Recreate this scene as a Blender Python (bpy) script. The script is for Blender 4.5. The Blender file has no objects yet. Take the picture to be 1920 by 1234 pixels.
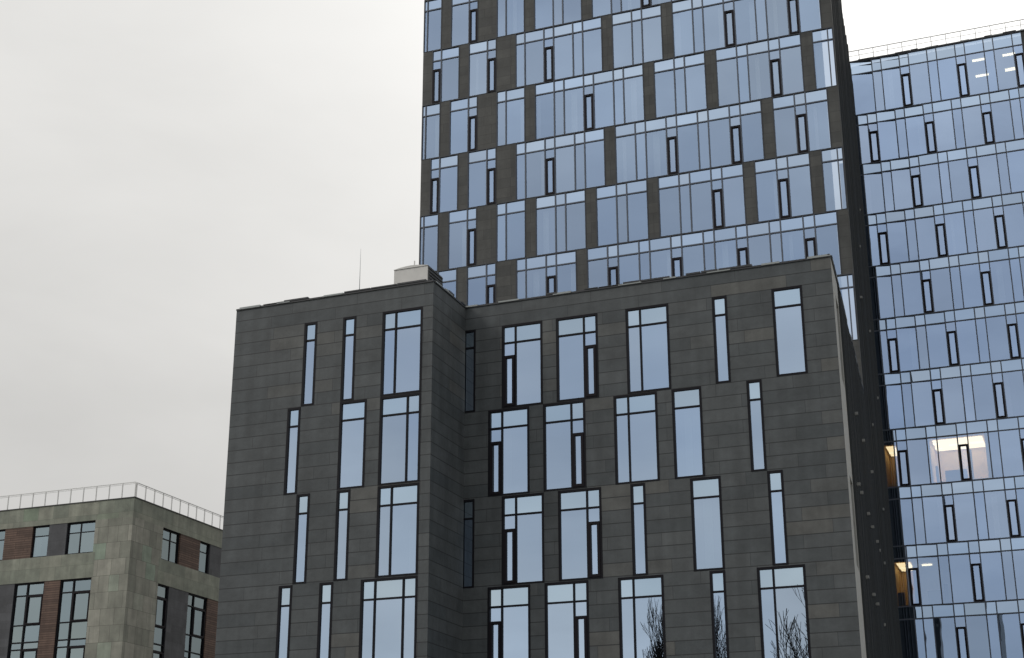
import bpy, math, random
from mathutils import Vector
R = math.radians
sc = bpy.context.scene
C = sc.collection

# ------------------------------------------------------------------ camera
CAMZ = 1.7
F_PX, PITCH, ROLL, AZ = 2878.15, R(19.90276), R(-0.10025), R(68.58947)
cam = bpy.data.objects.new('camera', bpy.data.cameras.new('camera'))
C.objects.link(cam)
cam.data.sensor_width = 36
cam.data.lens = F_PX / 1920 * 36
cam.data.clip_end = 5000
cam.location = (0, 0, CAMZ)
from mathutils import Matrix
cp, sp = math.cos(PITCH), math.sin(PITCH)
fw = Vector((0, cp, sp)); up0 = Vector((0, -sp, cp)); r0 = Vector((1, 0, 0))
ri = r0 * math.cos(ROLL) + up0 * math.sin(ROLL); up = -r0 * math.sin(ROLL) + up0 * math.cos(ROLL)
cam.matrix_world = Matrix.Translation((0, 0, CAMZ)) @ Matrix((ri, up, -fw)).transposed().to_4x4()
sc.camera = cam
TH = AZ - math.pi / 2               # the facades' common rotation about Z

# ------------------------------------------------------------------ world, sun, exposure
SUN_EL, SUN_AZ = R(36), R(-103)     # veiled sun, to the left and a little behind the viewer
w = bpy.data.worlds.new('World'); sc.world = w; w.use_nodes = True
nt = w.node_tree; N = nt.nodes; L = nt.links
for n in list(N): N.remove(n)
out = N.new('ShaderNodeOutputWorld'); bg = N.new('ShaderNodeBackground')
sky = N.new('ShaderNodeTexSky'); sky.sky_type = 'NISHITA'; sky.sun_disc = False
sky.sun_elevation = SUN_EL; sky.sun_rotation = SUN_AZ; sky.air_density = 1.0; sky.dust_density = 1.5
tc = N.new('ShaderNodeTexCoord')
def mathn(op, a=None, b=None, clamp=False):
    m = N.new('ShaderNodeMath'); m.operation = op; m.use_clamp = clamp
    for i, v in enumerate((a, b)):
        if v is None: continue
        if isinstance(v, (int, float)): m.inputs[i].default_value = v
        else: L.new(v, m.inputs[i])
    return m.outputs[0]
mp = N.new('ShaderNodeMapping'); mp.inputs['Scale'].default_value = (1.0, 1.0, 2.6)
L.new(tc.outputs['Generated'], mp.inputs['Vector'])
def noise(scale, detail, rough=0.55, dist=0.3):
    n = N.new('ShaderNodeTexNoise'); n.inputs['Scale'].default_value = scale
    n.inputs['Detail'].default_value = detail; n.inputs['Roughness'].default_value = rough
    n.inputs['Distortion'].default_value = dist
    L.new(mp.outputs[0], n.inputs['Vector']); return n.outputs['Fac']
big = noise(1.6, 4); small = noise(4.5, 5)
# a bright break in the cloud deck, ahead on the right
dot = N.new('ShaderNodeVectorMath'); dot.operation = 'DOT_PRODUCT'
L.new(tc.outputs['Generated'], dot.inputs[0])
gaz, gel = R(22), R(40)
dot.inputs[1].default_value = (math.sin(gaz) * math.cos(gel), math.cos(gaz) * math.cos(gel), math.sin(gel))
glow = mathn('POWER', mathn('MAXIMUM', dot.outputs['Value'], 0.0), 19)
sep = N.new('ShaderNodeSeparateXYZ'); L.new(tc.outputs['Generated'], sep.inputs[0])
behind = mathn('MULTIPLY', mathn('ADD', mathn('MULTIPLY', sep.outputs['Y'], -1.0), 0.15), 1.6, True)
hgt = mathn('MULTIPLY', mathn('MINIMUM', mathn('MAXIMUM', sep.outputs['Z'], 0.0), 0.62), 6.2)
cl = mathn('ADD', mathn('ADD', mathn('MULTIPLY', big, 1.9), mathn('MULTIPLY', small, 1.5)), 2.95)
cl = mathn('ADD', cl, hgt)
cl = mathn('ADD', cl, mathn('MULTIPLY', behind, mathn('ADD', mathn('MULTIPLY', big, 6.0), mathn('ADD', mathn('MULTIPLY', small, 4.5), -2.9))))
cl = mathn('ADD', cl, mathn('MULTIPLY', glow, 8.5))
cc = N.new('ShaderNodeCombineColor')
L.new(cl, cc.inputs[0]); L.new(mathn('MULTIPLY', cl, 0.99), cc.inputs[1]); L.new(mathn('MULTIPLY', cl, 0.965), cc.inputs[2])
# cover: full ahead, thinner (bluer) behind the viewer
thin = mathn('MULTIPLY', behind, mathn('ADD', mathn('MULTIPLY', big, -1.6), 1.05), True)
mixc = N.new('ShaderNodeMix'); mixc.data_type = 'RGBA'
L.new(thin, mixc.inputs['Factor']); L.new(cc.outputs[0], mixc.inputs['A']); L.new(sky.outputs[0], mixc.inputs['B'])
L.new(mixc.outputs['Result'], bg.inputs['Color']); bg.inputs['Strength'].default_value = 0.1
L.new(bg.outputs[0], out.inputs['Surface'])

sun = bpy.data.objects.new('sun', bpy.data.lights.new('sun', 'SUN')); C.objects.link(sun)
sun.data.energy = 0.9; sun.data.angle = R(18); sun.data.color = (1, 0.96, 0.9)
sd_ = Vector((math.sin(SUN_AZ) * math.cos(SUN_EL), math.cos(SUN_AZ) * math.cos(SUN_EL), math.sin(SUN_EL)))
sun.rotation_euler = sd_.to_track_quat('Z', 'Y').to_euler()
sc.view_settings.view_transform = 'Standard'; sc.view_settings.look = 'None'
sc.view_settings.exposure = 0.0; sc.view_settings.gamma = 1.0

# ------------------------------------------------------------------ materials
def newmat(name):
    m = bpy.data.materials.new(name); m.use_nodes = True
    nt = m.node_tree
    for n in list(nt.nodes): nt.nodes.remove(n)
    o = nt.nodes.new('ShaderNodeOutputMaterial')
    return m, nt, o
def pbsdf(nt, o, rough=0.6, spec=0.5, metal=0.0):
    p = nt.nodes.new('ShaderNodeBsdfPrincipled')
    p.inputs['Roughness'].default_value = rough; p.inputs['Specular IOR Level'].default_value = spec
    p.inputs['Metallic'].default_value = metal
    nt.links.new(p.outputs[0], o.inputs['Surface']); return p
def plain(name, col, rough=0.5, spec=0.5, metal=0.0, var=0.12, scale=3.0):
    m, nt, o = newmat(name); p = pbsdf(nt, o, rough, spec, metal)
    t = nt.nodes.new('ShaderNodeTexCoord'); n = nt.nodes.new('ShaderNodeTexNoise')
    n.inputs['Scale'].default_value = scale; n.inputs['Detail'].default_value = 4
    nt.links.new(t.outputs['Object'], n.inputs['Vector'])
    x = nt.nodes.new('ShaderNodeMix'); x.data_type = 'RGBA'
    x.inputs['A'].default_value = (*[c * (1 - var) for c in col], 1)
    x.inputs['B'].default_value = (*[min(1, c * (1 + var)) for c in col], 1)
    nt.links.new(n.outputs['Fac'], x.inputs['Factor']); nt.links.new(x.outputs['Result'], p.inputs['Base Color'])
    return m
def emit(name, col, s):
    m, nt, o = newmat(name); e = nt.nodes.new('ShaderNodeEmission')
    e.inputs[0].default_value = (*col, 1); e.inputs[1].default_value = s
    nt.links.new(e.outputs[0], o.inputs['Surface']); return m
def cladding(name, c1, c2, mortar, bw, bh, msize=0.012, offset=0.33, rough=0.6, stain=0.25, z0=0.0, spec=0.35, light=None, bump=0.4, lines=0.0):
    """stone slabs laid in courses: UV is in metres on the wall"""
    m, nt, o = newmat(name); p = pbsdf(nt, o, rough, spec); K = nt.nodes; l = nt.links
    uv = K.new('ShaderNodeUVMap'); uv.uv_map = 'UVMap'
    mpn = K.new('ShaderNodeMapping'); mpn.inputs['Location'].default_value = (0.3, z0, 0)
    l.new(uv.outputs[0], mpn.inputs['Vector'])
    b = K.new('ShaderNodeTexBrick'); b.offset = offset; b.offset_frequency = 2; b.squash = 0.72; b.squash_frequency = 3
    b.inputs['Scale'].default_value = 1; b.inputs['Brick Width'].default_value = bw; b.inputs['Row Height'].default_value = bh
    b.inputs['Mortar Size'].default_value = msize; b.inputs['Mortar Smooth'].default_value = 0.3; b.inputs['Bias'].default_value = 0.0
    b.inputs['Color1'].default_value = (0, 0, 0, 1); b.inputs['Color2'].default_value = (1, 1, 1, 1); b.inputs['Mortar'].default_value = (0.5, 0.5, 0.5, 1)
    l.new(mpn.outputs[0], b.inputs['Vector'])
    stv = K.new('ShaderNodeMapping'); stv.inputs['Scale'].default_value = (2.6, 0.16, 1); l.new(uv.outputs[0], stv.inputs['Vector'])
    sn = K.new('ShaderNodeTexNoise'); sn.inputs['Scale'].default_value = 1.0; sn.inputs['Detail'].default_value = 6; l.new(stv.outputs[0], sn.inputs['Vector'])
    sm = K.new('ShaderNodeMapRange'); sm.inputs['From Min'].default_value = 0.35; sm.inputs['From Max'].default_value = 0.7
    sm.inputs['To Min'].default_value = 0.90; sm.inputs['To Max'].default_value = 1.12; l.new(sn.outputs['Fac'], sm.inputs['Value'])
    rmp = K.new('ShaderNodeValToRGB'); e = rmp.color_ramp.elements
    e[0].color = (*c1, 1); e[1].color = (*c2, 1); e[0].position = 0.0; e[1].position = 0.88
    if light:
        q = e.new(0.97); q.color = (*light, 1)
    l.new(b.outputs['Color'], rmp.inputs[0])
    n = K.new('ShaderNodeTexNoise'); n.inputs['Scale'].default_value = 0.9; n.inputs['Detail'].default_value = 8; n.inputs['Roughness'].default_value = 0.65
    l.new(uv.outputs[0], n.inputs['Vector'])
    ml = K.new('ShaderNodeMapRange'); ml.inputs['From Min'].default_value = 0.3; ml.inputs['From Max'].default_value = 0.7
    ml.inputs['To Min'].default_value = 1 - stain; ml.inputs['To Max'].default_value = 1 + stain
    l.new(n.outputs['Fac'], ml.inputs['Value'])
    mx = K.new('ShaderNodeVectorMath'); mx.operation = 'SCALE'
    l.new(rmp.outputs[0], mx.inputs[0])
    mm = K.new('ShaderNodeMath'); mm.operation = 'MULTIPLY'; l.new(ml.outputs[0], mm.inputs[0]); l.new(sm.outputs[0], mm.inputs[1])
    l.new(mm.outputs[0], mx.inputs['Scale'])
    jm = K.new('ShaderNodeMix'); jm.data_type = 'RGBA'
    l.new(b.outputs['Fac'], jm.inputs['Factor']); l.new(mx.outputs[0], jm.inputs['A']); jm.inputs['B'].default_value = (*mortar, 1)
    l.new(jm.outputs['Result'], p.inputs['Base Color'])
    if lines:      # bed joints drawn wider, in the mortar colour
        sx = K.new('ShaderNodeSeparateXYZ'); l.new(mpn.outputs[0], sx.inputs[0])
        md = K.new('ShaderNodeMath'); md.operation = 'PINGPONG'; l.new(sx.outputs['Y'], md.inputs[0]); md.inputs[1].default_value = bh / 2
        lt = K.new('ShaderNodeMath'); lt.operation = 'LESS_THAN'; l.new(md.outputs[0], lt.inputs[0]); lt.inputs[1].default_value = lines
        j2 = K.new('ShaderNodeMix'); j2.data_type = 'RGBA'; l.new(lt.outputs[0], j2.inputs['Factor']); l.new(jm.outputs['Result'], j2.inputs['A']); j2.inputs['B'].default_value = (*mortar, 1)
        l.new(j2.outputs['Result'], p.inputs['Base Color'])
    bp = K.new('ShaderNodeBump'); bp.inputs['Strength'].default_value = bump; bp.inputs['Distance'].default_value = 0.02
    n2 = K.new('ShaderNodeTexNoise'); n2.inputs['Scale'].default_value = 6; n2.inputs['Detail'].default_value = 6
    l.new(uv.outputs[0], n2.inputs['Vector']); l.new(n2.outputs['Fac'], bp.inputs['Height']); l.new(bp.outputs[0], p.inputs['Normal'])
    return m
def glassmat(name, tint, refl=0.82, thru=(0.8, 0.85, 0.9), wob=0.06):
    """reflective sun-control glass: coated mirror over a see-through tinted body"""
    m, nt, o = newmat(name); K = nt.nodes; l = nt.links
    g = K.new('ShaderNodeBsdfGlossy'); g.inputs['Roughness'].default_value = 0.0
    t = K.new('ShaderNodeBsdfTransparent'); t.inputs[0].default_value = (*thru, 1)
    mix = K.new('ShaderNodeMixShader'); mix.inputs[0].default_value = refl
    l.new(t.outputs[0], mix.inputs[1]); l.new(g.outputs[0], mix.inputs[2]); l.new(mix.outputs[0], o.inputs['Surface'])
    uv = K.new('ShaderNodeUVMap'); uv.uv_map = 'UVMap'
    at = K.new('ShaderNodeAttribute'); at.attribute_name = 'shade'; at.attribute_type = 'GEOMETRY'
    mx = K.new('ShaderNodeVectorMath'); mx.operation = 'MULTIPLY'; mx.inputs[0].default_value = tint
    l.new(at.outputs['Color'], mx.inputs[1]); l.new(mx.outputs[0], g.inputs[0])
    n = K.new('ShaderNodeTexNoise'); n.inputs['Scale'].default_value = 0.55; n.inputs['Detail'].default_value = 1.5
    l.new(uv.outputs[0], n.inputs['Vector'])
    bp = K.new('ShaderNodeBump'); bp.inputs['Strength'].default_value = wob; bp.inputs['Distance'].default_value = 0.03
    l.new(n.outputs['Fac'], bp.inputs['Height']); l.new(bp.outputs[0], g.inputs['Normal'])
    return m

M = {}
M['stone'] = cladding('dark_stone', (0.054, 0.062, 0.067), (0.071, 0.078, 0.082), (0.024, 0.026, 0.028), 3.0, 0.513, 0.008, z0=0.1, lines=0.018, light=(0.088, 0.090, 0.087))
M['stone_tower'] = cladding('tower_stone', (0.047, 0.049, 0.048), (0.063, 0.064, 0.061), (0.026, 0.026, 0.025), 1.19, 0.6, 0.010, offset=0.0)
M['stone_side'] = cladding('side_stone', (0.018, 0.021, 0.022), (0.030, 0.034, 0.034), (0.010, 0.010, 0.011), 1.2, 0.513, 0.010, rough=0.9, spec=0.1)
M['green'] = cladding('green_stone', (0.175, 0.180, 0.150), (0.280, 0.275, 0.235), (0.07, 0.07, 0.055), 1.15, 1.15, 0.012, offset=0.5, stain=0.22, light=(0.22, 0.27, 0.215))
M['green_band'] = cladding('green_band_stone', (0.165, 0.182, 0.148), (0.225, 0.230, 0.188), (0.09, 0.1, 0.075), 1.8, 1.75, 0.008, offset=0.5, stain=0.3, light=(0.17, 0.21, 0.155))
M['brick'] = cladding('brown_boards', (0.082, 0.052, 0.041), (0.125, 0.080, 0.062), (0.045, 0.024, 0.018), 2.2, 0.16, 0.02, rough=0.7)
M['slate'] = cladding('slate_panel', (0.050, 0.052, 0.058), (0.068, 0.070, 0.078), (0.04, 0.04, 0.045), 1.5, 0.6, 0.008, offset=0)
M['frame'] = plain('window_frame', (0.006, 0.006, 0.009), 0.5, 0.15)
M['mullion'] = plain('mullion', (0.065, 0.078, 0.105), 0.4, 0.5)
M['tower_frame'] = plain('tower_window_frame', (0.018, 0.021, 0.030), 0.4, 0.5)
M['sash'] = plain('sash_frame', (0.007, 0.005, 0.008), 0.5, 0.15)
M['glass'] = glassmat('coated_glass', (0.35, 0.45, 0.605), refl=0.72)
M['glass_top'] = glassmat('coated_toplight_glass', (0.40, 0.50, 0.64), refl=0.9)
M['glass_right'] = glassmat('coated_glass_right', (0.385, 0.50, 0.70), refl=0.74, wob=0.12)
M['glass_right_top'] = glassmat('coated_toplight_glass_right', (0.385, 0.49, 0.64), refl=0.9, wob=0.12)
M['glass_pod'] = glassmat('coated_glass_block', (0.40, 0.50, 0.635), refl=0.87)
M['glass_pod_top'] = glassmat('coated_toplight_glass_block', (0.45, 0.56, 0.66), refl=0.9)
M['glass_dark'] = glassmat('dark_glass', (0.05, 0.06, 0.08), refl=0.9)
M['glass_left'] = glassmat('grey_glass', (0.30, 0.36, 0.38), refl=0.8)
M['inner'] = plain('dim_interior', (0.10, 0.105, 0.12), 0.9, 0.1, var=0.5, scale=0.35)
M['curtain'] = plain('pale_curtain', (0.75, 0.78, 0.74), 0.9, 0.1)
M['metal'] = plain('coping_metal', (0.018, 0.019, 0.022), 0.4)
M['flash'] = plain('pale_flashing', (0.26, 0.28, 0.28), 0.4, 0.5)
M['white'] = plain('pale_rail_paint', (0.58, 0.58, 0.57), 0.5)
M['unit'] = plain('pale_grey_sheet', (0.56, 0.55, 0.53), 0.5)
M['louvre'] = plain('dark_louvre', (0.06, 0.06, 0.06), 0.5)
M['fin'] = plain('fin', (0.030, 0.034, 0.037), 0.5, 0.3)
M['lampshell'] = plain('lamp_shell', (0.22, 0.22, 0.21), 0.4)
M['stone_skylit'] = plain('painted_skylit_stone', (0.30, 0.30, 0.28), 0.55, var=0.25)  # sky's grazing sheen on the flank stone, painted as a paler colour
M['roof'] = plain('roof_felt', (0.06, 0.06, 0.06), 0.9)
M['cream'] = plain('cream_room_wall', (0.75, 0.60, 0.40), 0.8, 0.1)
M['ochre'] = plain('ochre_room_wall', (0.55, 0.40, 0.20), 0.8, 0.1)
M['lilac'] = plain('pale_room_wall', (0.6, 0.56, 0.58), 0.8, 0.1)
M['desk'] = plain('room_furniture', (0.12, 0.13, 0.16), 0.7)
M['lamp'] = emit('ceiling_lamp', (1.0, 0.84, 0.50), 4.5)
M['room_glow'] = emit('added_room_glow', (1.0, 0.76, 0.42), 4.5)  # glow added under the room ceilings, besides the ceiling lamps
M['bark'] = plain('bark', (0.025, 0.021, 0.018), 0.9, 0.2, var=0.3)
M['fir'] = plain('fir_needles', (0.03, 0.045, 0.03), 0.9, 0.1, var=0.4)
M['asphalt'] = plain('asphalt', (0.05, 0.05, 0.052), 0.9, 0.2, var=0.25)
M['paving'] = cladding('paving_slabs', (0.22, 0.22, 0.21), (0.28, 0.28, 0.26), (0.12, 0.12, 0.11), 0.6, 0.6, 0.01)
M['grass'] = plain('grass', (0.07, 0.085, 0.035), 0.95, 0.1, var=0.5, scale=1.2)
M['ground'] = plain('ground', (0.12, 0.12, 0.11), 0.95, 0.1, var=0.3, scale=0.5)

# ------------------------------------------------------------------ mesh builder
class MB:
    """collects faces in a wall's own frame: u along, z up, d outwards; every face gets UVs in metres"""
    def __init__(s): s.v = []; s.f = []; s.uv = []; s.sh = []
    def quad(s, pts, uvs, sh=None):
        b = len(s.v); s.v += pts; s.f.append(tuple(range(b, b + len(pts)))); s.uv += uvs
        s.sh += [sh or (1, 1, 1)] * len(pts)
    def build(s, name, mat, parent=None, smooth=False):
        me = bpy.data.meshes.new(name); me.from_pydata([tuple(p) for p in s.v], [], s.f)
        ul = me.uv_layers.new(name='UVMap')
        for i, q in enumerate(s.uv): ul.data[i].uv = q
        if any(c != (1, 1, 1) for c in s.sh) or 'glass' in mat.name:
            at = me.color_attributes.new('shade', 'FLOAT_COLOR', 'CORNER')
            for i, c in enumerate(s.sh): at.data[i].color = (*c, 1)
        me.materials.append(mat)
        if smooth:
            for p in me.polygons: p.use_smooth = True
        o = bpy.data.objects.new(name, me); C.objects.link(o)
        if parent: o.parent = parent
        return o
class Wall:
    """frame of one facade in its building's local space"""
    def __init__(s, o, u, n): s.o = Vector(o); s.u = Vector(u).normalized(); s.n = Vector(n).normalized()
    def p(s, u, d, z): q = s.o + s.u * u + s.n * d; return (q.x, q.y, q.z + z)
    def box(s, mb, u0, u1, d0, d1, z0, z1, back=False):
        P = s.p
        mb.quad([P(u0, d1, z0), P(u1, d1, z0), P(u1, d1, z1), P(u0, d1, z1)], [(u0, z0), (u1, z0), (u1, z1), (u0, z1)])
        mb.quad([P(u0, d0, z0), P(u0, d1, z0), P(u0, d1, z1), P(u0, d0, z1)], [(d0, z0), (d1, z0), (d1, z1), (d0, z1)])
        mb.quad([P(u1, d1, z0), P(u1, d0, z0), P(u1, d0, z1), P(u1, d1, z1)], [(d1, z0), (d0, z0), (d0, z1), (d1, z1)])
        mb.quad([P(u0, d1, z1), P(u1, d1, z1), P(u1, d0, z1), P(u0, d0, z1)], [(u0, d0), (u1, d0), (u1, d1), (u0, d1)])
        mb.quad([P(u0, d0, z0), P(u1, d0, z0), P(u1, d1, z0), P(u0, d1, z0)], [(u0, d0), (u1, d0), (u1, d1), (u0, d1)])
        if back: mb.quad([P(u1, d0, z0), P(u0, d0, z0), P(u0, d0, z1), P(u1, d0, z1)], [(u1, z0), (u0, z0), (u0, z1), (u1, z1)])
    def pane(s, mb, u0, u1, d, z0, z1, rnd=None, cant=0.0, wob=0.012, sh=None):
        wob *= 0.5 * (u1 - u0)
        a, b = (rnd.uniform(-wob, wob), rnd.uniform(-wob, wob)) if rnd else (0, 0)
        ct = math.tan(cant) * (u1 - u0)
        P = s.p; h_ = ct / 2; d = d - (0.03 if ct else 0)
        mb.quad([P(u0, d - a - b - h_, z0), P(u1, d + a - b + h_, z0), P(u1, d + a + b + h_, z1), P(u0, d - a + b - h_, z1)],
                [(u0, z0), (u1, z0), (u1, z1), (u0, z1)], sh)
    def skin(s, mb, u0, u1, z0, z1, holes, depth=0.18, d=0.0):
        us = sorted({u0, u1, *[q for h in holes for q in h[:2] if u0 < q < u1]})
        zs = sorted({z0, z1, *[q for h in holes for q in h[2:] if z0 < q < z1]})
        def inh(a, b): return any(h[0] < a < h[1] and h[2] < b < h[3] for h in holes)
        nu, nz = len(us) - 1, len(zs) - 1
        g = [[inh((us[i] + us[i + 1]) / 2, (zs[j] + zs[j + 1]) / 2) for j in range(nz)] for i in range(nu)]
        P = s.p
        for i in range(nu):
            for j in range(nz):
                a, b, e, f = us[i], us[i + 1], zs[j], zs[j + 1]
                if g[i][j]: continue
                mb.quad([P(a, d, e), P(b, d, e), P(b, d, f), P(a, d, f)], [(a, e), (b, e), (b, f), (a, f)])
                if i > 0 and g[i - 1][j]: mb.quad([P(a, d - depth, e), P(a, d, e), P(a, d, f), P(a, d - depth, f)], [(0, e), (depth, e), (depth, f), (0, f)])
                if i < nu - 1 and g[i + 1][j]: mb.quad([P(b, d, e), P(b, d - depth, e), P(b, d - depth, f), P(b, d, f)], [(0, e), (depth, e), (depth, f), (0, f)])
                if j > 0 and g[i][j - 1]: mb.quad([P(a, d - depth, e), P(b, d - depth, e), P(b, d, e), P(a, d, e)], [(a, 0), (b, 0), (b, depth), (a, depth)])
                if j < nz - 1 and g[i][j + 1]: mb.quad([P(a, d, f), P(b, d, f), P(b, d - depth, f), P(a, d - depth, f)], [(a, 0), (b, 0), (b, depth), (a, depth)])
    def poly(s, mb, pts, d=0.0):
        mb.quad([s.p(u, d, z) for u, z in pts], [(u, z) for u, z in pts])
def prism(mb, pts, z0, z1, roofz=True):
    """vertical prism on a footprint; used for bodies and roofs"""
    n = len(pts)
    for i in range(n):
        a, b = pts[i], pts[(i + 1) % n]; ln = math.dist(a, b)
        mb.quad([(a[0], a[1], z0), (b[0], b[1], z0), (b[0], b[1], z1), (a[0], a[1], z1)], [(0, z0), (ln, z0), (ln, z1), (0, z1)])
    if roofz: mb.quad([(x, y, z1) for x, y in pts], [(x, y) for x, y in pts])

def tag(o, label=None, cat=None, group=None, kind=None):
    for k, v in (('label', label), ('category', cat), ('group', group), ('kind', kind)):
        if v: o[k] = v
    return o
def thing(name, x, y, z=0.0, rot=TH):
    """Empty at a thing's base; x, y in the facades' common frame"""
    o = bpy.data.objects.new(name, None); C.objects.link(o)
    c, s_ = math.cos(TH), math.sin(TH)
    o.location = (x * c - y * s_, x * s_ + y * c, z); o.rotation_euler = (0, 0, rot)
    o.empty_display_size = 0.5
    return o

H = 0.5948          # half module of the facades
Z = CAMZ            # survey heights below are relative to the camera's eye
rnd = random.Random(7)
def shade(k=0.06, b=0.0, r=rnd):
    v = 1 + r.uniform(-k, k) + b; t = r.uniform(-0.03, 0.03)
    return (v * (1 + t), v * (1 + t * 0.2), v * (1 - t * 0.8))

# ------------------------------------------------------------------ a window of several lights
def window(W, parent, zt, zb, cells, top=0.72, sash_h=0.63, border=0.085, mull=0.075, proud=0.03, mats=('frame', 'mullion', 'glass', 'glass_top'),
           edge=True, vb=None, cant=None, curtain=0.18, shk=0.06, wob=0.012, set_back=0.05, label=None, inner=True, setin=0.16):
    """cells: list of (u0, u1, kind) left to right, kind G fixed or S with an opening sash"""
    f = MB(); m = MB(); g = MB(); gt = MB(); cu = MB()
    u0, u1 = cells[0][0], cells[-1][1]
    b = border; v = vb or b
    if edge:
        W.box(f, u0, u0 + b, -setin, proud, zb, zt); W.box(f, u1 - b, u1, -setin, proud, zb, zt)
        W.box(f, u0 + b, u1 - b, -setin, proud - .003, zt - v, zt); W.box(f, u0 + b, u1 - b, -setin, proud - .003, zb, zb + v * 0.8)
    fo = f.build('window', M[mats[0]], parent)
    if label: fo['label'] = label
    ml = mull / 2
    sashes = []
    for i, (a, c, k) in enumerate(cells):
        l_ = a + (b if i == 0 and edge else ml); r_ = c - (b if i == len(cells) - 1 and edge else ml)
        if i: W.box(m, a - ml, a + ml, -setin + 0.01, proud - 0.012, zb + v * .8, zt - v)
        zt2 = zt - top
        W.box(m, l_, r_, -setin + 0.01, proud - 0.02, zt2 - 0.035, zt2 + 0.035)
        ct = cant(a, zt) if cant else 0.0
        W.pane(gt, l_, r_, -set_back, zt2 + 0.035, zt - v * 0.9, rnd, ct, wob, sh=shade(shk))
        if k == 'S':
            zs = zt2 - sash_h
            W.pane(g, l_, r_, -set_back, zs, zt2 - 0.035, rnd, ct, wob, sh=shade(shk, 0.04))
            sashes.append((l_, r_, zb + v * .8, zs, ct))
        else:
            W.pane(g, l_, r_, -set_back, zb + v * .8, zt2 - 0.035, rnd, ct, wob, sh=shade(shk))
            if rnd.random() < curtain and c - a > 0.8:
                wd = rnd.uniform(0.15, 0.4); s_ = rnd.choice((l_ + 0.03, r_ - wd - 0.05, l_ + 0.3))
                W.box(cu, s_, s_ + wd, -0.34, -0.30, zb + 0.15, zt2 - 0.1)
    if m.f: m.build('mullion', M[mats[1]], fo)
    g.build('pane', M[mats[2]], fo); gt.build('top_light', M[mats[3]], fo)
    if cu.f: cu.build('curtain', M['curtain'], fo)
    for l_, r_, z0, z1, ct in sashes:
        s_ = MB(); t = 0.105
        W.box(s_, l_, l_ + t, -setin + .02, proud + 0.025, z0, z1); W.box(s_, r_ - t, r_, -setin + .02, proud + 0.025, z0, z1)
        W.box(s_, l_ + t, r_ - t, -setin + .02, proud + 0.025, z1 - t, z1); W.box(s_, l_ + t, r_ - t, -setin + .02, proud + 0.025, z0, z0 + t)
        s_.build('opening_sash', M['sash'], fo)
        q = MB(); W.pane(q, l_ + t, r_ - t, -set_back + .01, z0 + t, z1 - t, rnd, ct, wob, sh=shade(shk, 0.08)); q.build('sash_pane', M[mats[2]], fo)
    return fo

# ------------------------------------------------------------------ 1. dark stone office block (foreground)
PX, PY = -24.04, 55.56                       # re-entrant corner; everything local to it
pod = thing('office_block', PX, PY)
tag(pod, 'low dark stone office block with scattered slot windows, in front of the glass towers', 'office building')
ROOF = 22.8 + Z
WT = [21.82 + Z, 18.21 + Z, 14.58 + Z, 10.98 + Z, 7.37 + Z, 3.76 + Z]
front = Wall((0, 0, 0), (1, 0, 0), (0, -1, 0))
left = Wall((-32.98 - PX, 52.26 - PY, 0), (1, 0, 0), (0, -1, 0))
LW = 9.1
ret = Wall((-32.98 - PX + LW, 52.26 - PY, 0), (0, 1, 0), (1, 0, 0))
FW = -8.56 - PX
farL = Vector((-10.3 - PX, 73.8 - PY, 0)); sd = Vector((farL.x - FW, farL.y, 0))
side = Wall((FW, 0, 0), sd, (sd.y, -sd.x, 0)); SL = sd.length
fr = {0: [([3, 4, 6], 'SG'), ([7, 9, 10], 'GS'), ([12, 13, 15], 'GG'), ([18, 19], 'G'), ([22, 24], 'G')],
      1: [([2, 3, 5], 'SG'), ([6, 8, 9], 'GS'), ([11, 12, 14], 'GG'), ([15, 17], 'G'), ([20, 21], 'G')],
      2: [([3, 4, 6], 'SG'), ([7, 9, 10], 'GS'), ([12, 13], 'G'), ([16, 18], 'G'), ([21, 22], 'G')],
      3: [([2, 3, 5], 'SG'), ([6, 8, 9], 'GS'), ([11, 12, 14], 'GG'), ([17, 18], 'G'), ([20, 21, 23], 'GG')]}
fr[4] = fr[2]; fr[5] = fr[3]
dark_slots = [0, 2, 4]
lf = {0: [([6, 7], 'G'), ([9, 10], 'G'), ([12, 13, 15], 'GG')],
      1: [([5, 6], 'G'), ([9, 11], 'G'), ([12, 14, 15], 'GG')],
      2: [([6, 7], 'G'), ([9, 10], 'G'), ([12, 13, 15], 'GG')],
      3: [([5, 6], 'G'), ([8, 9], 'G'), ([11, 12, 14, 15], 'GGG')]}
lf[4] = lf[2]; lf[5] = lf[3]
BL = lambda n: (n - 0.45) * H
zb_of = lambda r: WT[r + 1] if r < 5 else 0.3 + 0.2
holes_f, holes_l = [], []
eps = 0.0
podmats = ('frame', 'frame', 'glass_pod', 'glass_pod_top')
for r in range(6):
    zb = zb_of(r)
    for W_, spec, hl, X in ((front, fr, holes_f, lambda n: n * H + 0.02), (left, lf, holes_l, BL)):
        for ns, ks in spec[r]:
            hl.append((X(ns[0]), X(ns[-1]), zb + 0.015, WT[r] - 0.015))
            cells = [(X(ns[i]), X(ns[i + 1]), ks[i]) for i in range(len(ks))]
            window(W_, pod, WT[r] - 0.015, zb + 0.015, cells, top=0.78, cant=(lambda u, zt: -0.028 if u < 2.5 * H else 0.0) if W_ is front else None, sash_h=0.57, mats=podmats, proud=0.015, mull=0.07, border=0.09, curtain=0.35, shk=0.06, wob=0.004)  # slight turn added so panes miss the return wall's dark reflection
    if r in dark_slots:
        hl = (0.03, 1.06 * H, zb + 0.015, WT[r] - 0.015); holes_f.append(hl)
        window(front, pod, hl[3], hl[2], [(hl[0], hl[1], 'G')], top=0.78, mats=podmats, proud=0.015, curtain=0,
               label='dark unlit slot window in the inner corner')
mb = MB()
front.skin(mb, 0, FW, 0, ROOF, holes_f)
left.skin(mb, 0, LW, 0, ROOF, holes_l)
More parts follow.
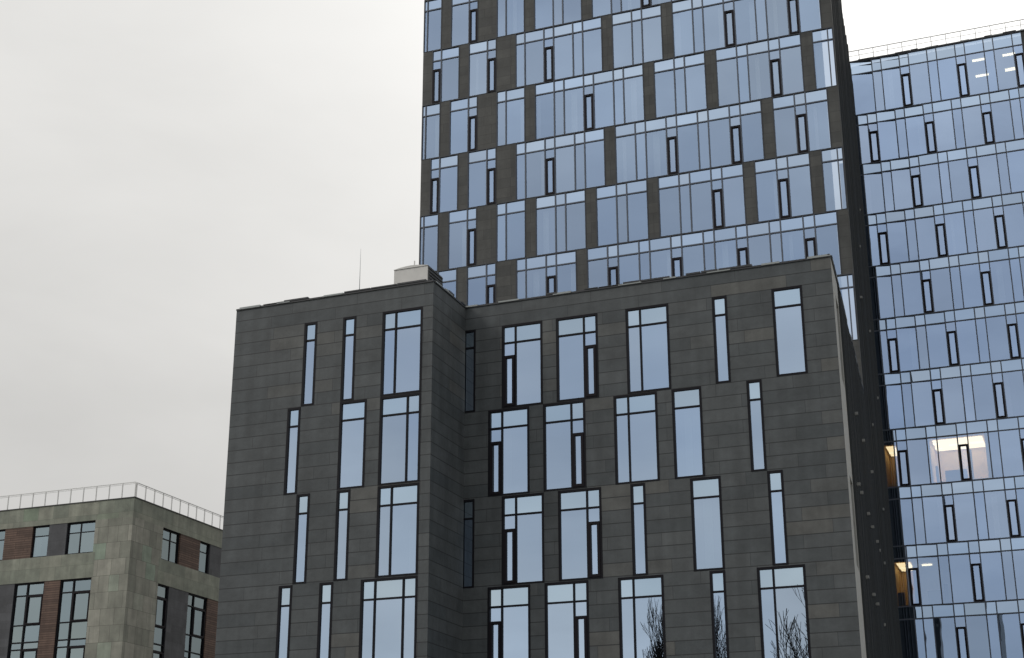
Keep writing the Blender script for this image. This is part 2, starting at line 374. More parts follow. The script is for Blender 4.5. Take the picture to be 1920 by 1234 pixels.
ret.skin(mb, 0, 3.3, 0, ROOF, [])
mb.build('stone_cladding', M['stone'], pod)
# right flank: an edge painted pale for the sky's sheen on its stone, window slots near it, then dark ribs
slots = [(1.35, 2.75, WT[k + 1] + 0.1, WT[k] - 0.1) for k in (0, 2, 4)]
mb = MB(); side.skin(mb, 0, 3.0, 0, ROOF, slots, depth=0.25)
mb.build('painted_skylit_cladding', M['stone_skylit'], pod)
mb = MB()
for a, b_, z0, z1 in slots: side.box(mb, a, b_, -0.26, -0.2, z0, z1)
mb.build('side_window', M['glass_dark'], pod)
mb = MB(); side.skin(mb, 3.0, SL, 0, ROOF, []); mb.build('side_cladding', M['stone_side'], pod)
mb = MB(); u = 3.3; q = random.Random(3)
while u < SL - 0.2:
    side.box(mb, u, u + 0.06, 0.0, 0.09, 0.2, ROOF - 0.25); u += q.choice((0.45, 0.6, 0.6, 0.9))
mb.build('rib', M['fin'], pod)['kind'] = 'stuff'
# core behind the glass, and the roof
foot = [(-8.94 + 0.9, -3.3 + 0.9), (0.16 - 0.9, -3.3 + 0.9), (0.16 - 0.9, 0.9), (FW - 0.9, 0.9), (farL.x - 0.9, farL.y), (-8.94 + 0.9, farL.y)]
mb = MB(); prism(mb, foot, 0, ROOF - 0.5, False); mb.build('interior', M['inner'], pod)
mb = MB(); rf = [(-8.9, -3.26), (0.12, -3.26), (0.12, 0.03), (FW - 0.04, 0.03), (farL.x - 0.04, farL.y), (-8.9, farL.y)]
mb.quad([(x, y, ROOF - 0.35) for x, y in rf], [(x, y) for x, y in rf]); mb.build('roof', M['roof'], pod)
mb = MB(); back = Wall((-8.94, -3.3, 0), (0, 1, 0), (-1, 0, 0)); back.skin(mb, 0, farL.y + 3.3, 0, ROOF, [])
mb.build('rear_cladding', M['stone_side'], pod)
# coping: dark capping with loose pale strips
def coping(W, parent, u0, u1, z, seed, dens=0.35, dark=True):
    q = random.Random(seed); mb = MB()
    W.box(mb, u0, u1, -0.35, 0.04, z, z + 0.07, True)
    u = u0
    while u < u1 - 0.05:
        ln = min(q.uniform(0.5, 1.5), u1 - u)
        if q.random() < 0.6: W.box(mb, u + 0.02, u + ln - 0.02, -0.33, 0.065, z + 0.073, z + 0.073 + q.uniform(0.02, 0.08), True)
        u += ln
    c = mb.build('coping', M['metal'], parent)
    u = u0 + q.uniform(0, 0.5)
    while u < u1 - 0.6:
        if q.random() < dens:
            m2 = MB(); ln = min(q.uniform(0.5, 1.1), u1 - u)
            W.box(m2, u, u + ln, -0.1, 0.06, z + 0.03, z + 0.06 + q.uniform(0.02, 0.06), True); m2.build('flashing', M['flash'], c)
            u += ln
        u += q.uniform(0.4, 1.3)
coping(front, pod, 0.1, FW, ROOF, 5, 0.45); coping(left, pod, 0, LW, ROOF, 6, 0.5)
coping(ret, pod, 0.06, 3.2, ROOF, 8, 0.9); coping(side, pod, 0.06, SL, ROOF, 9, 0.6)
# little wall lamps on the ribbed flank at slab level
for (yy, zz) in [(62.7, 18.5), (67, 18.5), (73.1, 18.6), (61.75, 14.88), (59.98, 14.8), (66, 14.96), (68.9, 15.0), (72.6, 15.1), (65, 11.3), (67.7, 11.35), (61, 11.3), (66, 7.6), (62, 7.6)]:
    u = (yy - 55.56) / sd.y * SL; mb = MB()
    side.box(mb, u, u + 0.12, 0.09, 0.21, zz + Z, zz + Z + 0.12); side.box(mb, u + 0.03, u + 0.09, 0.0, 0.09, zz + Z + 0.03, zz + Z + 0.09)
    mb.build('wall_lamp', M['lampshell'], pod)

# roof unit and lightning rod stand on the block
un = thing('ventilation_unit', -27.6, 58.4, ROOF - 0.35)
tag(un, 'pale grey box-shaped ventilation unit on the roof corner of the dark stone block', 'ventilation unit')
Wu = Wall((-0.86, -0.4, 0), (1, 0, 0), (0, -1, 0)); top = 26.25 + Z - ROOF + 0.35
mb = MB(); Wu.box(mb, 0, 1.66, -1.6, 0, 0.15, top - 0.12, True); Wu.box(mb, 0.05, 0.3, -1.5, -0.1, 0, 0.15); Wu.box(mb, 1.3, 1.55, -1.5, -0.1, 0, 0.15)
nq = 8
for i in range(nq):
    a0, a1 = i / nq * 1.7 - 0.02, (i + 1) / nq * 1.7 - 0.02
    h0, h1 = [0.02 + 0.10 * math.sin(math.pi * (a + 0.02) / 1.7) for a in (a0, a1)]
    P = Wu.p
    mb.quad([P(a0, 0.03, top - 0.12), P(a1, 0.03, top - 0.12), P(a1, 0.03, top - 0.12 + h1), P(a0, 0.03, top - 0.12 + h0)], [(0, 0), (1, 0), (1, 1), (0, 1)])
    mb.quad([P(a0, 0.03, top - 0.12 + h0), P(a1, 0.03, top - 0.12 + h1), P(a1, -1.6, top - 0.12 + h1), P(a0, -1.6, top - 0.12 + h0)], [(0, 0), (1, 0), (1, 1), (0, 1)])
mb.build('casing', M['unit'], un)
Ws = Wall((0.80, -0.4, 0), (0, 1, 0), (1, 0, 0)); mb = MB()
Ws.box(mb, 0.05, 1.55, 0.002, 0.05, 0.2, top - 0.15)
for k in range(22): Ws.box(mb, 0.1, 1.5, 0.05, 0.09, 0.3 + k * 0.155, 0.35 + k * 0.155)
mb.build('louvre', M['louvre'], un)
mb = MB(); Wu.box(mb, 0.76, 0.80, -0.5, -0.46, top - 0.05, top + 0.42, True); mb.build('rod', M['unit'], un)
rod = thing('lightning_rod', -29.15, 56.0, ROOF - 0.35)
tag(rod, 'thin lightning rod standing up from the roof of the dark stone block', 'lightning rod')
wr = Wall((0, 0, 0), (1, 0, 0), (0, -1, 0)); mb = MB(); wr.box(mb, -0.014, 0.014, -0.014, 0.014, 0.1, 2.2, True)
mb.quad([wr.p(-0.012, 0.012, 2.2), wr.p(0.012, 0.012, 2.2), wr.p(0.003, 0.003, 4.1), wr.p(-0.003, 0.003, 4.1)], [(0, 0)] * 4)
mb.quad([wr.p(0.012, -0.012, 2.2), wr.p(-0.012, -0.012, 2.2), wr.p(-0.003, -0.003, 4.1), wr.p(0.003, -0.003, 4.1)], [(0, 0)] * 4)
mb.quad([wr.p(0.012, 0.012, 2.2), wr.p(0.012, -0.012, 2.2), wr.p(0.003, -0.003, 4.1), wr.p(0.003, 0.003, 4.1)], [(0, 0)] * 4)
mb.quad([wr.p(-0.012, -0.012, 2.2), wr.p(-0.012, 0.012, 2.2), wr.p(-0.003, 0.003, 4.1), wr.p(-0.003, -0.003, 4.1)], [(0, 0)] * 4)
mb.build('mast', M['flash'], rod); mb = MB(); wr.box(mb, -0.15, 0.15, -0.15, 0.15, 0.0, 0.1, True); mb.build('foot_plate', M['unit'], rod)

# ------------------------------------------------------------------ 2. central tower behind the block
TX, TY = -34.65, 73.8
tw = thing('office_tower', TX, TY)
tag(tw, 'tall central glass tower checkered with short dark stone panels, behind the stone block', 'office tower')
tf = Wall((0, 0, 0), (1, 0, 0), (0, -1, 0)); TWD = 24.35
SA = [0, 1, 2, 4, 5, 7, 8, 10, 11, 13, 14, 16, 17, 19, 20, 22, 23, 25, 26, 28, 29, 31, 32, 34, 35, 37, 38, 40, 41]
SB = [0, 2, 3, 5, 6, 8, 9, 11, 12, 14, 15, 17, 18, 20, 21, 23, 24, 26, 27, 29, 30, 32, 33, 35, 36, 38, 39, 41]
PA0 = 'DSGDGSDGGSGGGDGGGDGGGSGGGSGD'
PA2 = 'DSGDGSDGGSGGGDGGGSGGGSGDGSGD'
PA4 = 'DSGDGSDGGSGDGSGGGSGGGSGGGSGD'
PB1 = 'GDGSDGGDGGGSGGGDGGGDGGGSGDG'
PB3 = 'GDGSDGGDGGGDGGGDGGGSGDGSGDG'
PBm = 'GDGSDGGDGGGDGGGSGGGDGGGSGDG'
rowspec = {-2: (SA, PA2), -1: (SB, PBm), 0: (SA, PA0), 1: (SB, PB1), 2: (SA, PA2), 3: (SB, PB3), 4: (SA, PA4), 5: (SB, PB1)}
TS = lambda k: 47.17 + Z - 3.59 * k
tx = lambda n: min(n * H, TWD)
holes = []
for r, (S_, pt) in rowspec.items():
    assert len(S_) == len(pt) + 1, (r, len(S_), len(pt))
    zt, zb = TS(r) - 0.003, TS(r + 1) + 0.003
    run = []
    for i, k in enumerate(pt + 'D'):
        if k == 'D':
            if run:
                a, b_ = run[0][0], run[-1][1]
                holes.append((a, b_, zb, zt))
                window(tf, tw, zt, zb, run, top=0.72, sash_h=0.60, border=0.05, mull=0.07, mats=('tower_frame', 'mullion', 'glass', 'glass_top'), proud=0.02, curtain=0.3, shk=0.08, vb=0.036)
                run = []
        else:
            run.append((tx(S_[i]), tx(S_[i + 1]), k))
ttop = TS(-2) + 1.2
mb = MB(); tf.skin(mb, 0, TWD, TS(6), ttop, holes)
tf.skin(mb, 0, TWD, 0, TS(6), [])
mb.build('stone_panel', M['stone_tower'], tw)
# thin corner mullions of the glass corners
for r in (-1, 1, 3, 5):
    for u in (0.4 * H, TWD - 0.5 * H):
        mb = MB(); tf.box(mb, u - .03, u + .03, -0.04, 0.015, TS(r + 1) + 0.07, TS(r) - 0.07); mb.build('corner_mullion', M['mullion'], tw)
far = Vector((-11.9 - TX, 92.3 - TY, 0)); sdt = far - Vector((TWD, 0, 0))
ts = Wall((TWD, 0, 0), sdt, (sdt.y, -sdt.x, 0)); TL = sdt.length
k1 = (51.1 + Z, 90.2 - TY), (52.0 + Z, 87.0 - TY), (54 + Z, 84.5 - TY)
mb = MB(); u1, u2, u3 = [(q[1] / sdt.y * TL) for q in k1]
ts.skin(mb, 0, TL, 0, 50.6 + Z, []); ts.skin(mb, 0, u1, 50.6 + Z, 51.6 + Z, []); ts.skin(mb, 0, u2, 51.6 + Z, ttop, [])
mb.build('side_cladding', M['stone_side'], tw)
mb = MB(); u = 1.0; q = random.Random(4)
while u < TL - 0.4:
    ts.box(mb, u, u + 0.07, 0.0, 0.06, 0.2, (50.5 if u > u1 - 0.2 else 51.5) + Z); u += q.choice((0.6, 0.9, 1.2, 1.5))
mb.build('rib', M['fin'], tw)['kind'] = 'stuff'
mb = MB(); ts.box(mb, 0.0, 0.35, 0.002, 0.03, 0, ttop); mb.build('edge_trim', M['stone_tower'], tw)
for (yy, zz) in [(79.1, 22.65), (88, 26.8), (85.5, 30.1), (78.75, 29.7), (75.7, 15.3), (79.5, 15.4), (74.5, 11.5), (83, 19), (82, 34), (86, 38)]:
    u = (yy - TY) / sdt.y * TL; m2 = MB(); ts.box(m2, u, u + 0.14, 0.0, 0.12, zz + Z, zz + Z + 0.12); m2.build('wall_lamp', M['lampshell'], tw)
mb = MB(); prism(mb, [(0.8, 0.8), (TWD - 0.8, 0.8), (far.x - 0.8, 12), (0.8, 12)], 0, ttop - 0.6, False); mb.build('interior', M['inner'], tw)
mb = MB(); rf = [(0.02, 0.02), (TWD - 0.02, 0.02), (ts.p(u2, -0.03, 0)[0], ts.p(u2, -0.03, 0)[1]), (0.02, ts.p(u2, 0, 0)[1])]
mb.quad([(x, y, ttop - 0.1) for x, y in rf], [(x, y) for x, y in rf]); mb.build('roof', M['roof'], tw)
mb = MB(); bk = Wall((0, 0, 0), (0, 1, 0), (-1, 0, 0)); bk.skin(mb, 0, 13, 0, ttop, []); mb.build('rear_cladding', M['stone_side'], tw)

# ------------------------------------------------------------------ 3. right glass tower
GX, GY = -11.13, 92.3
gt_ = thing('glass_tower', GX, GY)
tag(gt_, 'fully glazed tower at the right edge with dark-framed narrow sashes and roof railing', 'office tower')
gf = Wall((0, 0, 0), (1, 0, 0), (0, -1, 0))
GS = [51.54 + Z] + [47.6 + Z - 3.59 * k for k in range(12)]
def cant(u, zt):  # turn added to panes to keep the tower's dark reflection off them
    n = u / H
    if n < -1.45: return 0.0
    xw = GX + u + 0.15
    c_ = (-9.8 - xw) / 18.5 - xw / 92.3
    if zt < 22: c_ = max(c_, (-8.1 - xw) / 36.7 - xw / 92.3)
    return -0.5 * max(0.0, c_)
NMAX = 22
ihole = []
for r in range(12):
    zt, zb = GS[r] - 0.002, GS[r + 1] + 0.002
    cells = []
    if r % 2 == 0:
        S_ = [-1.5, 1] + [q for k in range(0, 7) for q in (3 * k + 2, 3 * k + 4)]
        kinds = ['G'] + ['G' if i % 2 == 0 else None for i in range(len(S_) - 2)]
        # cells: -1.5..1 G | 1..2 G | 2..4 G | 4..5 S | 5..7 G | 7..8 G | 8..10 G | 10..11 S ...
        seq = [(-1.5, 1, 'G'), (1, 2, 'G'), (2, 4, 'G')]
        n = 4; sflag = True
        while n < NMAX - 2: seq += [(n, n + 1, 'S' if sflag else 'G'), (n + 1, n + 3, 'G')]; n += 3; sflag = not sflag
    else:
        seq = [(-1.5, 0, 'G')]; n = 0; sflag = True
        while n < NMAX - 2: seq += [(n, n + 1, 'S' if sflag else 'G'), (n + 1, n + 3, 'G')]; n += 3; sflag = not sflag
    if r == 0: seq = [s_ for s_ in seq if s_[0] < 17]
    # the first light is split to shape the dark reflection: a flat strip against the tower's flank, the rest turned a little away from it
    wdt = [0, .25, .35, .4, .75, .6, .65, 1.0, 1.1, 1.15, 1.5, 1.2][r]
    if r: seq = [(-1.5, -1.3 + wdt, 'G'), (-1.3 + wdt, seq[0][1], 'G')] + seq[1:]
    else: seq = [(-1.4, seq[0][1], 'G')] + seq[1:]
    # one window = one structural bay: from sash / narrow light to the next
    units = []; cur = []
    for s_ in seq:
        if s_[1] - s_[0] == 1 and cur and len(cur) >= 2: units.append(cur); cur = []
        cur.append(s_)
    if cur: units.append(cur)
    for un_ in units:
        cs = [(a * H, b_ * H, k) for a, b_, k in un_]
        window(gf, gt_, zt, zb, cs, top=(0.93 if r == 0 else 0.74), sash_h=0.62, border=0.035, mull=0.065, mats=('mullion', 'mullion', 'glass_right', 'glass_right_top'),
               proud=0.01, curtain=0.15, cant=cant, shk=0.06)
    mb = None
mb = MB(); gf.skin(mb, 17 * H if False else -1.6 * H, (NMAX + 2) * H, 0, GS[0], [(-1.55 * H, (17 if False else NMAX) * H + 0.001, GS[12] + 0.0, GS[1]), (-1.55 * H, 17 * H, GS[1], GS[0] - .02)], depth=0.05, d=-0.03)
mb.build('cladding', M['stone_tower'], gt_)

# lit rooms behind the coated glass (boxes open to the front)
def room(W, parent, u0, u1, z0, z1, wall, lamps=(), depth=3.5, glow=None, items=()):
    mb = MB(); P = W.p; d0 = -0.25
    mb.quad([P(u0, -depth, z0), P(u1, -depth, z0), P(u1, -depth, z1), P(u0, -depth, z1)], [(0, 0)] * 4)
    mb.quad([P(u0, d0, z0), P(u0, -depth, z0), P(u0, -depth, z1), P(u0, d0, z1)], [(0, 0)] * 4)
    mb.quad([P(u1, d0, z0), P(u1, -depth, z0), P(u1, -depth, z1), P(u1, d0, z1)], [(0, 0)] * 4)
    mb.quad([P(u0, d0, z0), P(u1, d0, z0), P(u1, -depth, z0), P(u0, -depth, z0)], [(0, 0)] * 4)
    mb.quad([P(u0, d0, z1), P(u1, d0, z1), P(u1, -depth, z1), P(u0, -depth, z1)], [(0, 0)] * 4)
    ro = mb.build('lit_room', wall, parent)
    if glow:
        m2 = MB(); W.box(m2, u0 + .15, u1 - .15, -depth + .2, -0.5, z1 - 0.06, z1 - 0.02, True); m2.build('added_glow_panel', glow, ro)  # glowing panel added to brighten the whole room
    for (a, b_, d1, d2, mat) in lamps:
        m2 = MB(); W.box(m2, a, b_, d1, d2, z1 - 0.09, z1 - 0.03, True); m2.build('ceiling_lamp', mat, ro)
    for (a, b_, d1, d2, e, f_) in items:
        m2 = MB(); W.box(m2, a, b_, d1, d2, e, f_, True); m2.build('furniture', M['desk'], ro)
    ihole.append((u0, u1, z0, z1))
    return ro
zr = lambda r: (GS[r + 1] + 0.12, GS[r] - 0.80)
z0, z1 = zr(0); room(gf, gt_, 11.1 * H, 16.4 * H, z0, z1 - .1, M['inner'], [(11.6 * H, 13.0 * H, -1.1, -0.9, M['lamp']), (11.6 * H, 13.0 * H, -3.3, -3.1, M['lamp']),
    (14.8 * H, 16.1 * H, -1.1, -0.9, M['lamp']), (14.8 * H, 16.1 * H, -3.2, -2.9, M['lamp'])], depth=5.5)
z0, z1 = zr(7); room(gf, gt_, 3.2 * H, 8.6 * H, z0, z1, M['cream'], [(3.4 * H, 4.1 * H, -1.3, -1.1, M['lamp']), (3.4 * H, 4.1 * H, -2.4, -2.2, M['lamp']), (4.9 * H, 6.1 * H, -1.9, -1.6, M['lamp']), (7.0 * H, 8.3 * H, -1.9, -1.5, M['lamp'])],
    depth=3.2, glow=M['room_glow'], items=[(4.4 * H, 6.5 * H, -1.2, -0.6, z0, z0 + 0.75), (3.5 * H, 3.75 * H, -0.9, -0.6, z0, z0 + 1.1), (6.9 * H, 7.1 * H, -1.2, -1.0, z0, z0 + 2.0)])
room(gf, gt_, -1.45 * H, -0.05 * H, z0, z1 - .1, M['ochre'], [(-1.2 * H, -0.3 * H, -2.0, -1.7, M['lamp'])], depth=3.0, glow=M['room_glow'])
z0, z1 = zr(9); room(gf, gt_, -1.45 * H, 0.4 * H, z0, z1 - .1, M['ochre'], [(-1.2 * H, -0.2 * H, -2.0, -1.7, M['lamp'])], depth=3.2, glow=M['room_glow'],
    items=[(-1.3 * H, -0.7 * H, -1.0, -0.5, z0, z0 + 0.8)])
room(gf, gt_, 0.5 * H, 3.9 * H, z0, z1 - .1, M['lilac'], [(1.1 * H, 2.1 * H, -1.6, -1.4, M['lamp'])], depth=3.2, items=[(1.6 * H, 3.0 * H, -1.0, -0.5, z0, z0 + 0.8), (3.1 * H, 3.5 * H, -1.3, -0.9, z0, z0 + 1.2)])
mb = MB(); gf.skin(mb, -1.6 * H, (NMAX + 2) * H, 0, GS[0] - 0.1, ihole, depth=0.01, d=-0.9); mb.build('interior', M['inner'], gt_)
mb = MB(); prism(mb, [(-1.6 * H, 1.0), ((NMAX + 2) * H, 1.0), ((NMAX + 2) * H, 14), (-1.6 * H, 14)], 0, GS[0] - 0.4)
mb2 = MB(); gr = Wall(((NMAX + 2) * H, 0, 0), (0, 1, 0), (1, 0, 0)); gr.skin(mb2, 0, 14, 0, GS[0], []); mb2.build('side_cladding', M['stone_side'], gt_)
# hull keeps to the back so that the lit rooms stay free
mb = MB(); prism(mb, [(-1.6 * H, 7.0), ((NMAX + 2) * H, 7.0), ((NMAX + 2) * H - 0.05, 14), (-1.6 * H, 14)], 0, GS[0] - 0.4, False); mb.build('core', M['roof'], gt_)
mb = MB(); mb.quad([(-1.6 * H, 0.05, GS[0] - 0.3), ((NMAX + 2) * H - .05, 0.05, GS[0] - 0.3), ((NMAX + 2) * H - .05, 14, GS[0] - 0.3), (-1.6 * H, 14, GS[0] - 0.3)], [(0, 0)] * 4); mb.build('roof', M['roof'], gt_)
coping(gf, gt_, -1.6 * H, (NMAX + 2) * H, GS[0], 21, 0.6)
def railing(W, parent, u0, u1, step, zb, ht, d, mids=(0.5,), t=0.025, mat='white'):
    rl = MB(); W.box(rl, u0, u1, d - 0.02, d + 0.02, zb + ht - 0.05, zb + ht, True)
    for m_ in mids: W.box(rl, u0, u1, d - 0.012, d + 0.012, zb + ht * m_ - 0.012, zb + ht * m_ + 0.012, True)
    ro = rl.build('roof_railing', M[mat], parent)
    n = int(round((u1 - u0) / step))
    for i in range(n + 1):
        u = u0 + i * step; m2 = MB(); W.box(m2, u - t, u + t, d - t, d + t, zb - 0.35, zb + ht - 0.051, True); m2.build('post', M[mat], ro)
    return ro
railing(gf, gt_, -1.2, 24 * H - 0.3, 0.945, GS[0] + 0.1, 1.15, -0.7, (0.33, 0.66), 0.022)

# ------------------------------------------------------------------ 4. greenish stone building, left
AX, AY = -62.86, 88.0
ap = thing('apartment_block', AX, AY)
tag(ap, 'greenish stone building at the left edge with brown and slate panels and roof railing', 'apartment building')
AR = 25.5 + Z
af = Wall((0, 0, 0), (1, 0, 0), (0, -1, 0)); asd = Wall((0, 0, 0), (0, 1, 0), (1, 0, 0))
UT, UB, LT, LB = 24.15 + Z, 21.87 + Z, 20.11 + Z, 12.0 + Z
am = ('frame', 'frame', 'glass_left', 'glass_left')
def tall_window(W, u0, mid, u1, open_left=False, lbl=None):
    f = MB(); g = MB(); b = 0.09; fo = None
    W.box(f, u0, u0 + b, -0.3, -0.1, LB, LT); W.box(f, u1 - b, u1, -0.3, -0.1, LB, LT); W.box(f, u0 + b, u1 - b, -0.3, -0.1, LT - b, LT)
    if mid: W.box(f, mid - .05, mid + .05, -0.29, -0.11, LB, LT - b)
    lv = [LT - 0.9, 17.13 + Z, 15.93 + Z, 15.44 + Z, 13.3 + Z]
    for k, z in enumerate(lv): W.box(f, u0 + b, u1 - b, -0.28, -0.12, z - 0.04, z + 0.04)
    fo = f.build('window', M['frame'], ap)
    zs = [LT - b] + lv + [LB]
    cs = [(u0 + b, mid - .05), (mid + .05, u1 - b)] if mid else [(u0 + b, u1 - b)]
    for a, c in cs:
        for k in range(len(zs) - 1): W.pane(g, a, c, -0.2, zs[k + 1] + .04, zs[k] - .04, rnd, sh=shade(0.08))
    g.build('pane', M['glass_left'], fo)
    a, c = cs[-1]
    for zt_, zb_ in ((lv[0] - .04, lv[1] + .04), (lv[3] - .04, lv[4] + .04)):
        s_ = MB(); t = 0.09
        W.box(s_, a, a + t, -.24, -.07, zb_, zt_); W.box(s_, c - t, c, -.24, -.07, zb_, zt_)
        W.box(s_, a + t, c - t, -.24, -.07, zt_ - t, zt_); W.box(s_, a + t, c - t, -.24, -.07, zb_, zb_ + t); s_.build('opening_sash', M['sash'], fo)
def small_window(W, u0, u1, mid=None):
    cells = [(u0, mid, 'G'), (mid, u1, 'G')] if mid else [(u0, u1, 'G')]
    Wd = Wall(W.o - W.n * 0.16, W.u, W.n)
    window(Wd, ap, UT, UB, cells, top=0.74, mats=am, border=0.11, mull=0.1, proud=0.0, curtain=0.2, shk=0.1)
uh, lh, side_uh, side_lh = [], [], [], []
for (a, m_, c) in [(-5.5, -4.4, -3.1), (-8.46, None, -7.03), (-12.3, None, -10.87), (-17.9, -16.8, -15.5)]:
    small_window(af, a, c, m_); uh.append((a, c, UB, UT))
for (a, m_, c) in [(-5.62, -4.55, -3.0), (-9.53, -8.45, -6.97), (-15.8, -14.7, -13.3)]:
    tall_window(af, a, m_, c); lh.append((a, c, LB, LT))
for (a, m_, c) in [(3.76, 5.0, 6.06), (8.7, None, 10.08)]:
    small_window(asd, a, c, m_); side_uh.append((a, c, UB, UT))
for (a, m_, c) in [(3.63, None, 5.08), (7.6, 8.52, 10.19), (14, 15, 16.4)]:
    tall_window(asd, a, m_, c); side_lh.append((a, c, LB, LT))
# coloured infill panels, 2 cm behind the stone face
def infill(W, u0, u1, z0, z1, mat, name):
    mb = MB(); P = W.p; mb.quad([P(u0, -0.03, z0), P(u1, -0.03, z0), P(u1, -0.03, z1), P(u0, -0.03, z1)], [(u0, z0), (u1, z0), (u1, z1), (u0, z1)])
    for a in (u0, u1):
        mb.quad([P(a, -0.35, z0), P(a, -0.03, z0), P(a, -0.03, z1), P(a, -0.35, z1)], [(0, z0), (.3, z0), (.3, z1), (0, z1)])
    mb.build(name, M[mat], ap)
pf = [(-7.03, -5.5, 'slate'), (-10.87, -8.46, 'brick'), (-15.5, -12.3, 'brick')]
for a, c, m_ in pf: infill(af, a, c, UB, UT, m_, 'brown_panel' if m_ == 'brick' else 'slate_panel'); uh.append((a, c, UB, UT))
pl = [(-6.97, -5.62, 'brick'), (-13.3, -9.53, 'slate')]
for a, c, m_ in pl: infill(af, a, c, LB, LT, m_, 'brown_panel' if m_ == 'brick' else 'slate_panel'); lh.append((a, c, LB, LT))
for a, c, m_ in [(6.06, 8.7, 'brick'), (10.08, 14, 'slate')]: infill(asd, a, c, UB, UT, m_, 'brown_panel' if m_ == 'brick' else 'slate_panel'); side_uh.append((a, c, UB, UT))
for a, c, m_ in [(5.08, 7.6, 'slate'), (10.19, 14, 'brick')]: infill(asd, a, c, LB, LT, m_, 'brown_panel' if m_ == 'brick' else 'slate_panel'); side_lh.append((a, c, LB, LT))
mb = MB(); mb2 = MB()
af.skin(mb, -24, 0, UT, AR, []); af.skin(mb, -24, -2.9, LT, UB, [])
asd.skin(mb, 0, 18, UT, AR, []); asd.skin(mb, 3.5, 18, LT, UB, [])
mb.build('band_cladding', M['green_band'], ap)
af.skin(mb2, -24, 0, UB, UT, uh, depth=0.3); af.skin(mb2, -2.9, 0, LT, UB, []); af.skin(mb2, -24, 0, 0, LT, lh, depth=0.3)
asd.skin(mb2, 0, 18, UB, UT, side_uh, depth=0.3); asd.skin(mb2, 0, 3.5, LT, UB, []); asd.skin(mb2, 0, 18, 0, LT, side_lh, depth=0.3)
mb2.build('stone_cladding', M['green'], ap)
# head, sill and jamb reveals come from the skin; close the volume
mb = MB()
for W_, hs in ((af, uh + lh), (asd, side_uh + side_lh)):
    for (a, c, e, f_) in hs:
        for z in (e, f_): mb.quad([W_.p(a, -0.3, z), W_.p(c, -0.3, z), W_.p(c, -0.002, z), W_.p(a, -0.002, z)], [(0, 0)] * 4)
mb.build('reveal', M['frame'], ap)
mb = MB(); prism(mb, [(-24, 0.8), (-0.8, 0.8), (-0.8, 18), (-24, 18)], 0, AR - 0.5, False); mb.build('interior', M['inner'], ap)
mb = MB(); mb.quad([(-24, 0.02, AR - 0.2), (-0.02, 0.02, AR - 0.2), (-0.02, 18, AR - 0.2), (-24, 18, AR - 0.2)], [(0, 0)] * 4); mb.build('roof', M['roof'], ap)
mb = MB(); af.box(mb, -24, 0.05, -0.3, 0.05, AR, AR + 0.06, True); mb.build('coping', M['metal'], ap)
mb = MB(); asd.box(mb, 0.02, 18, -0.3, 0.05, AR + 0.002, AR + 0.062, True); mb.build('coping', M['metal'], ap)
railing(af, ap, -21.9, -0.06, 1.092, AR + 0.06, 1.1, -0.1, (0.88,), 0.03)
railing(asd, ap, 0.3, 17.0, 1.1, AR + 0.06, 1.1, -0.1, (0.88,), 0.03)

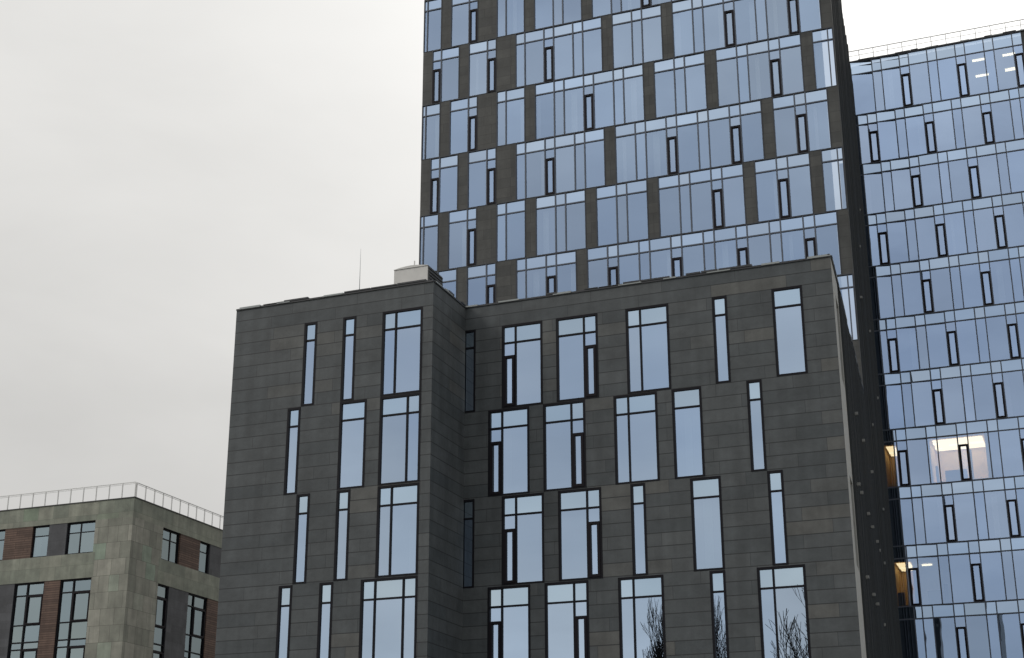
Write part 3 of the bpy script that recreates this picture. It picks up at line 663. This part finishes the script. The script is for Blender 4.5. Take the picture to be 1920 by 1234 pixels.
# ------------------------------------------------------------------ bare trees across the street, mirrored in the lower windows
def tree(name, x, y, ht, seed, label, spread=0.5, levels=6, narrow=False, fat=1.0):
    q = random.Random(seed); t = thing(name, x, y, 0, q.uniform(0, 6)); tag(t, label, 'tree', 'trees across the street')
    tr = MB(); br = MB()
    def tube(mb, a, b_, r0_, r1_, n):
        r0_ = max(r0_ * fat, 0.012 * fat); r1_ = max(r1_ * fat, 0.010 * fat)
        ax = (b_ - a); s1 = ax.orthogonal().normalized(); s2 = ax.cross(s1).normalized(); base = len(mb.v)
        for p_, r_ in ((a, r0_), (b_, r1_)):
            for k in range(n):
                an = 2 * math.pi * k / n; c_ = p_ + (s1 * math.cos(an) + s2 * math.sin(an)) * r_; mb.v.append((c_.x, c_.y, c_.z))
        for k in range(n):
            k2 = (k + 1) % n; mb.f.append((base + k, base + k2, base + n + k2, base + n + k)); mb.uv += [(0, 0)] * 4; mb.sh += [(1, 1, 1)] * 4
    def grow(p, d, ln, r_, lv):
        segs = 3; cur = p; dd = d.copy(); rr = r_
        for s_ in range(segs):
            dd = (dd + Vector((q.gauss(0, .1), q.gauss(0, .1), q.gauss(0.06, .06)))).normalized(); nx = cur + dd * ln / segs; r2 = rr * 0.86
            tube(tr if lv == 0 else br, cur, nx, rr, r2, 7 if lv == 0 else (4 if lv < 3 else 3)); cur = nx; rr = r2
            if lv > 0 and lv < levels and s_ < 2 and q.random() < 0.75:
                sp_ = spread * q.uniform(0.7, 1.3); an = q.uniform(0, 6.28); o_ = dd.orthogonal().normalized(); o_.rotate(__import__('mathutils').Quaternion(dd, an))
                grow(cur, (dd * math.cos(sp_) + o_ * math.sin(sp_)).normalized(), ln * 0.62, rr * 0.6, lv + 1)
        if lv < levels:
            for k in range(3 if lv < 2 else 2):
                sp_ = spread * q.uniform(0.4, 1.0); an = q.uniform(0, 6.28); o_ = dd.orthogonal().normalized(); o_.rotate(__import__('mathutils').Quaternion(dd, an))
                grow(cur, (dd * math.cos(sp_) + o_ * math.sin(sp_)).normalized(), ln * q.uniform(0.62, 0.82), rr * 0.72, lv + 1)
    grow(Vector((0, 0, 0)), Vector((0, 0, 1)), ht * 0.27, ht * 0.02, 0)
    # scale to the exact height
    top_ = max(v[2] for v in br.v); k = ht / top_
    for mbx in (tr, br): mbx.v = [(v[0] * k * (0.55 if narrow else 1), v[1] * k * (0.55 if narrow else 1), v[2] * k) for v in mbx.v]
    tr.build('trunk', M['bark'], t); br.build('crown', M['bark'], t)
tree('bare_tree', -33.3, -2.0, 22.6, 11, 'narrow dark bare tree mirrored in the leftmost of three tree-reflecting bottom windows', 0.35, 7, True, 2.2)
tree('bare_tree', -27.3, -1.0, 22.0, 12, 'upright bare tree mirrored in the slim bottom window of the stone block', 0.4, 6, True, 1.6)
tree('bare_tree', -22.0, -2.0, 22.6, 14, 'spreading bare tree mirrored in the bottom right window of the stone block', 0.42, 6, False, 1.5)

# ------------------------------------------------------------------ ground
def flat(name, x0, x1, y0, y1, z, mat):
    mb = MB(); c, s_ = math.cos(TH), math.sin(TH)
    pts = [(x * c - y * s_, x * s_ + y * c, z) for x, y in ((x0, y0), (x1, y0), (x1, y1), (x0, y1))]
    mb.quad(pts, [(x0, y0), (x1, y0), (x1, y1), (x0, y1)]); o = mb.build(name, M[mat]); o['kind'] = 'structure'; return o
flat('ground', -1500, 1500, -1500, 1500, -0.14, 'ground')
flat('road', -300, 300, 14, 30, -0.13, 'asphalt')
flat('pavement', -300, 300, 30.15, 54, 0.0, 'paving'); flat('lawn', -300, 300, -30, 6, 0.0, 'grass'); flat('footpath', -300, 300, 6, 13.85, 0.0, 'paving')
flat('forecourt', -130, 130, 54, 130, -0.01, 'paving')
for nm, ya, yb in (('kerb', 13.85, 14.0), ('kerb', 30.0, 30.15)):
    mb = MB(); c, s_ = math.cos(TH), math.sin(TH)
    k = Wall((0, 0, 0), (c, s_, 0), (s_, -c, 0)); k.box(mb, -300, 300, -yb, -ya, -0.14, 0.012, True); o = mb.build(nm, M['paving']); o['kind'] = 'structure'
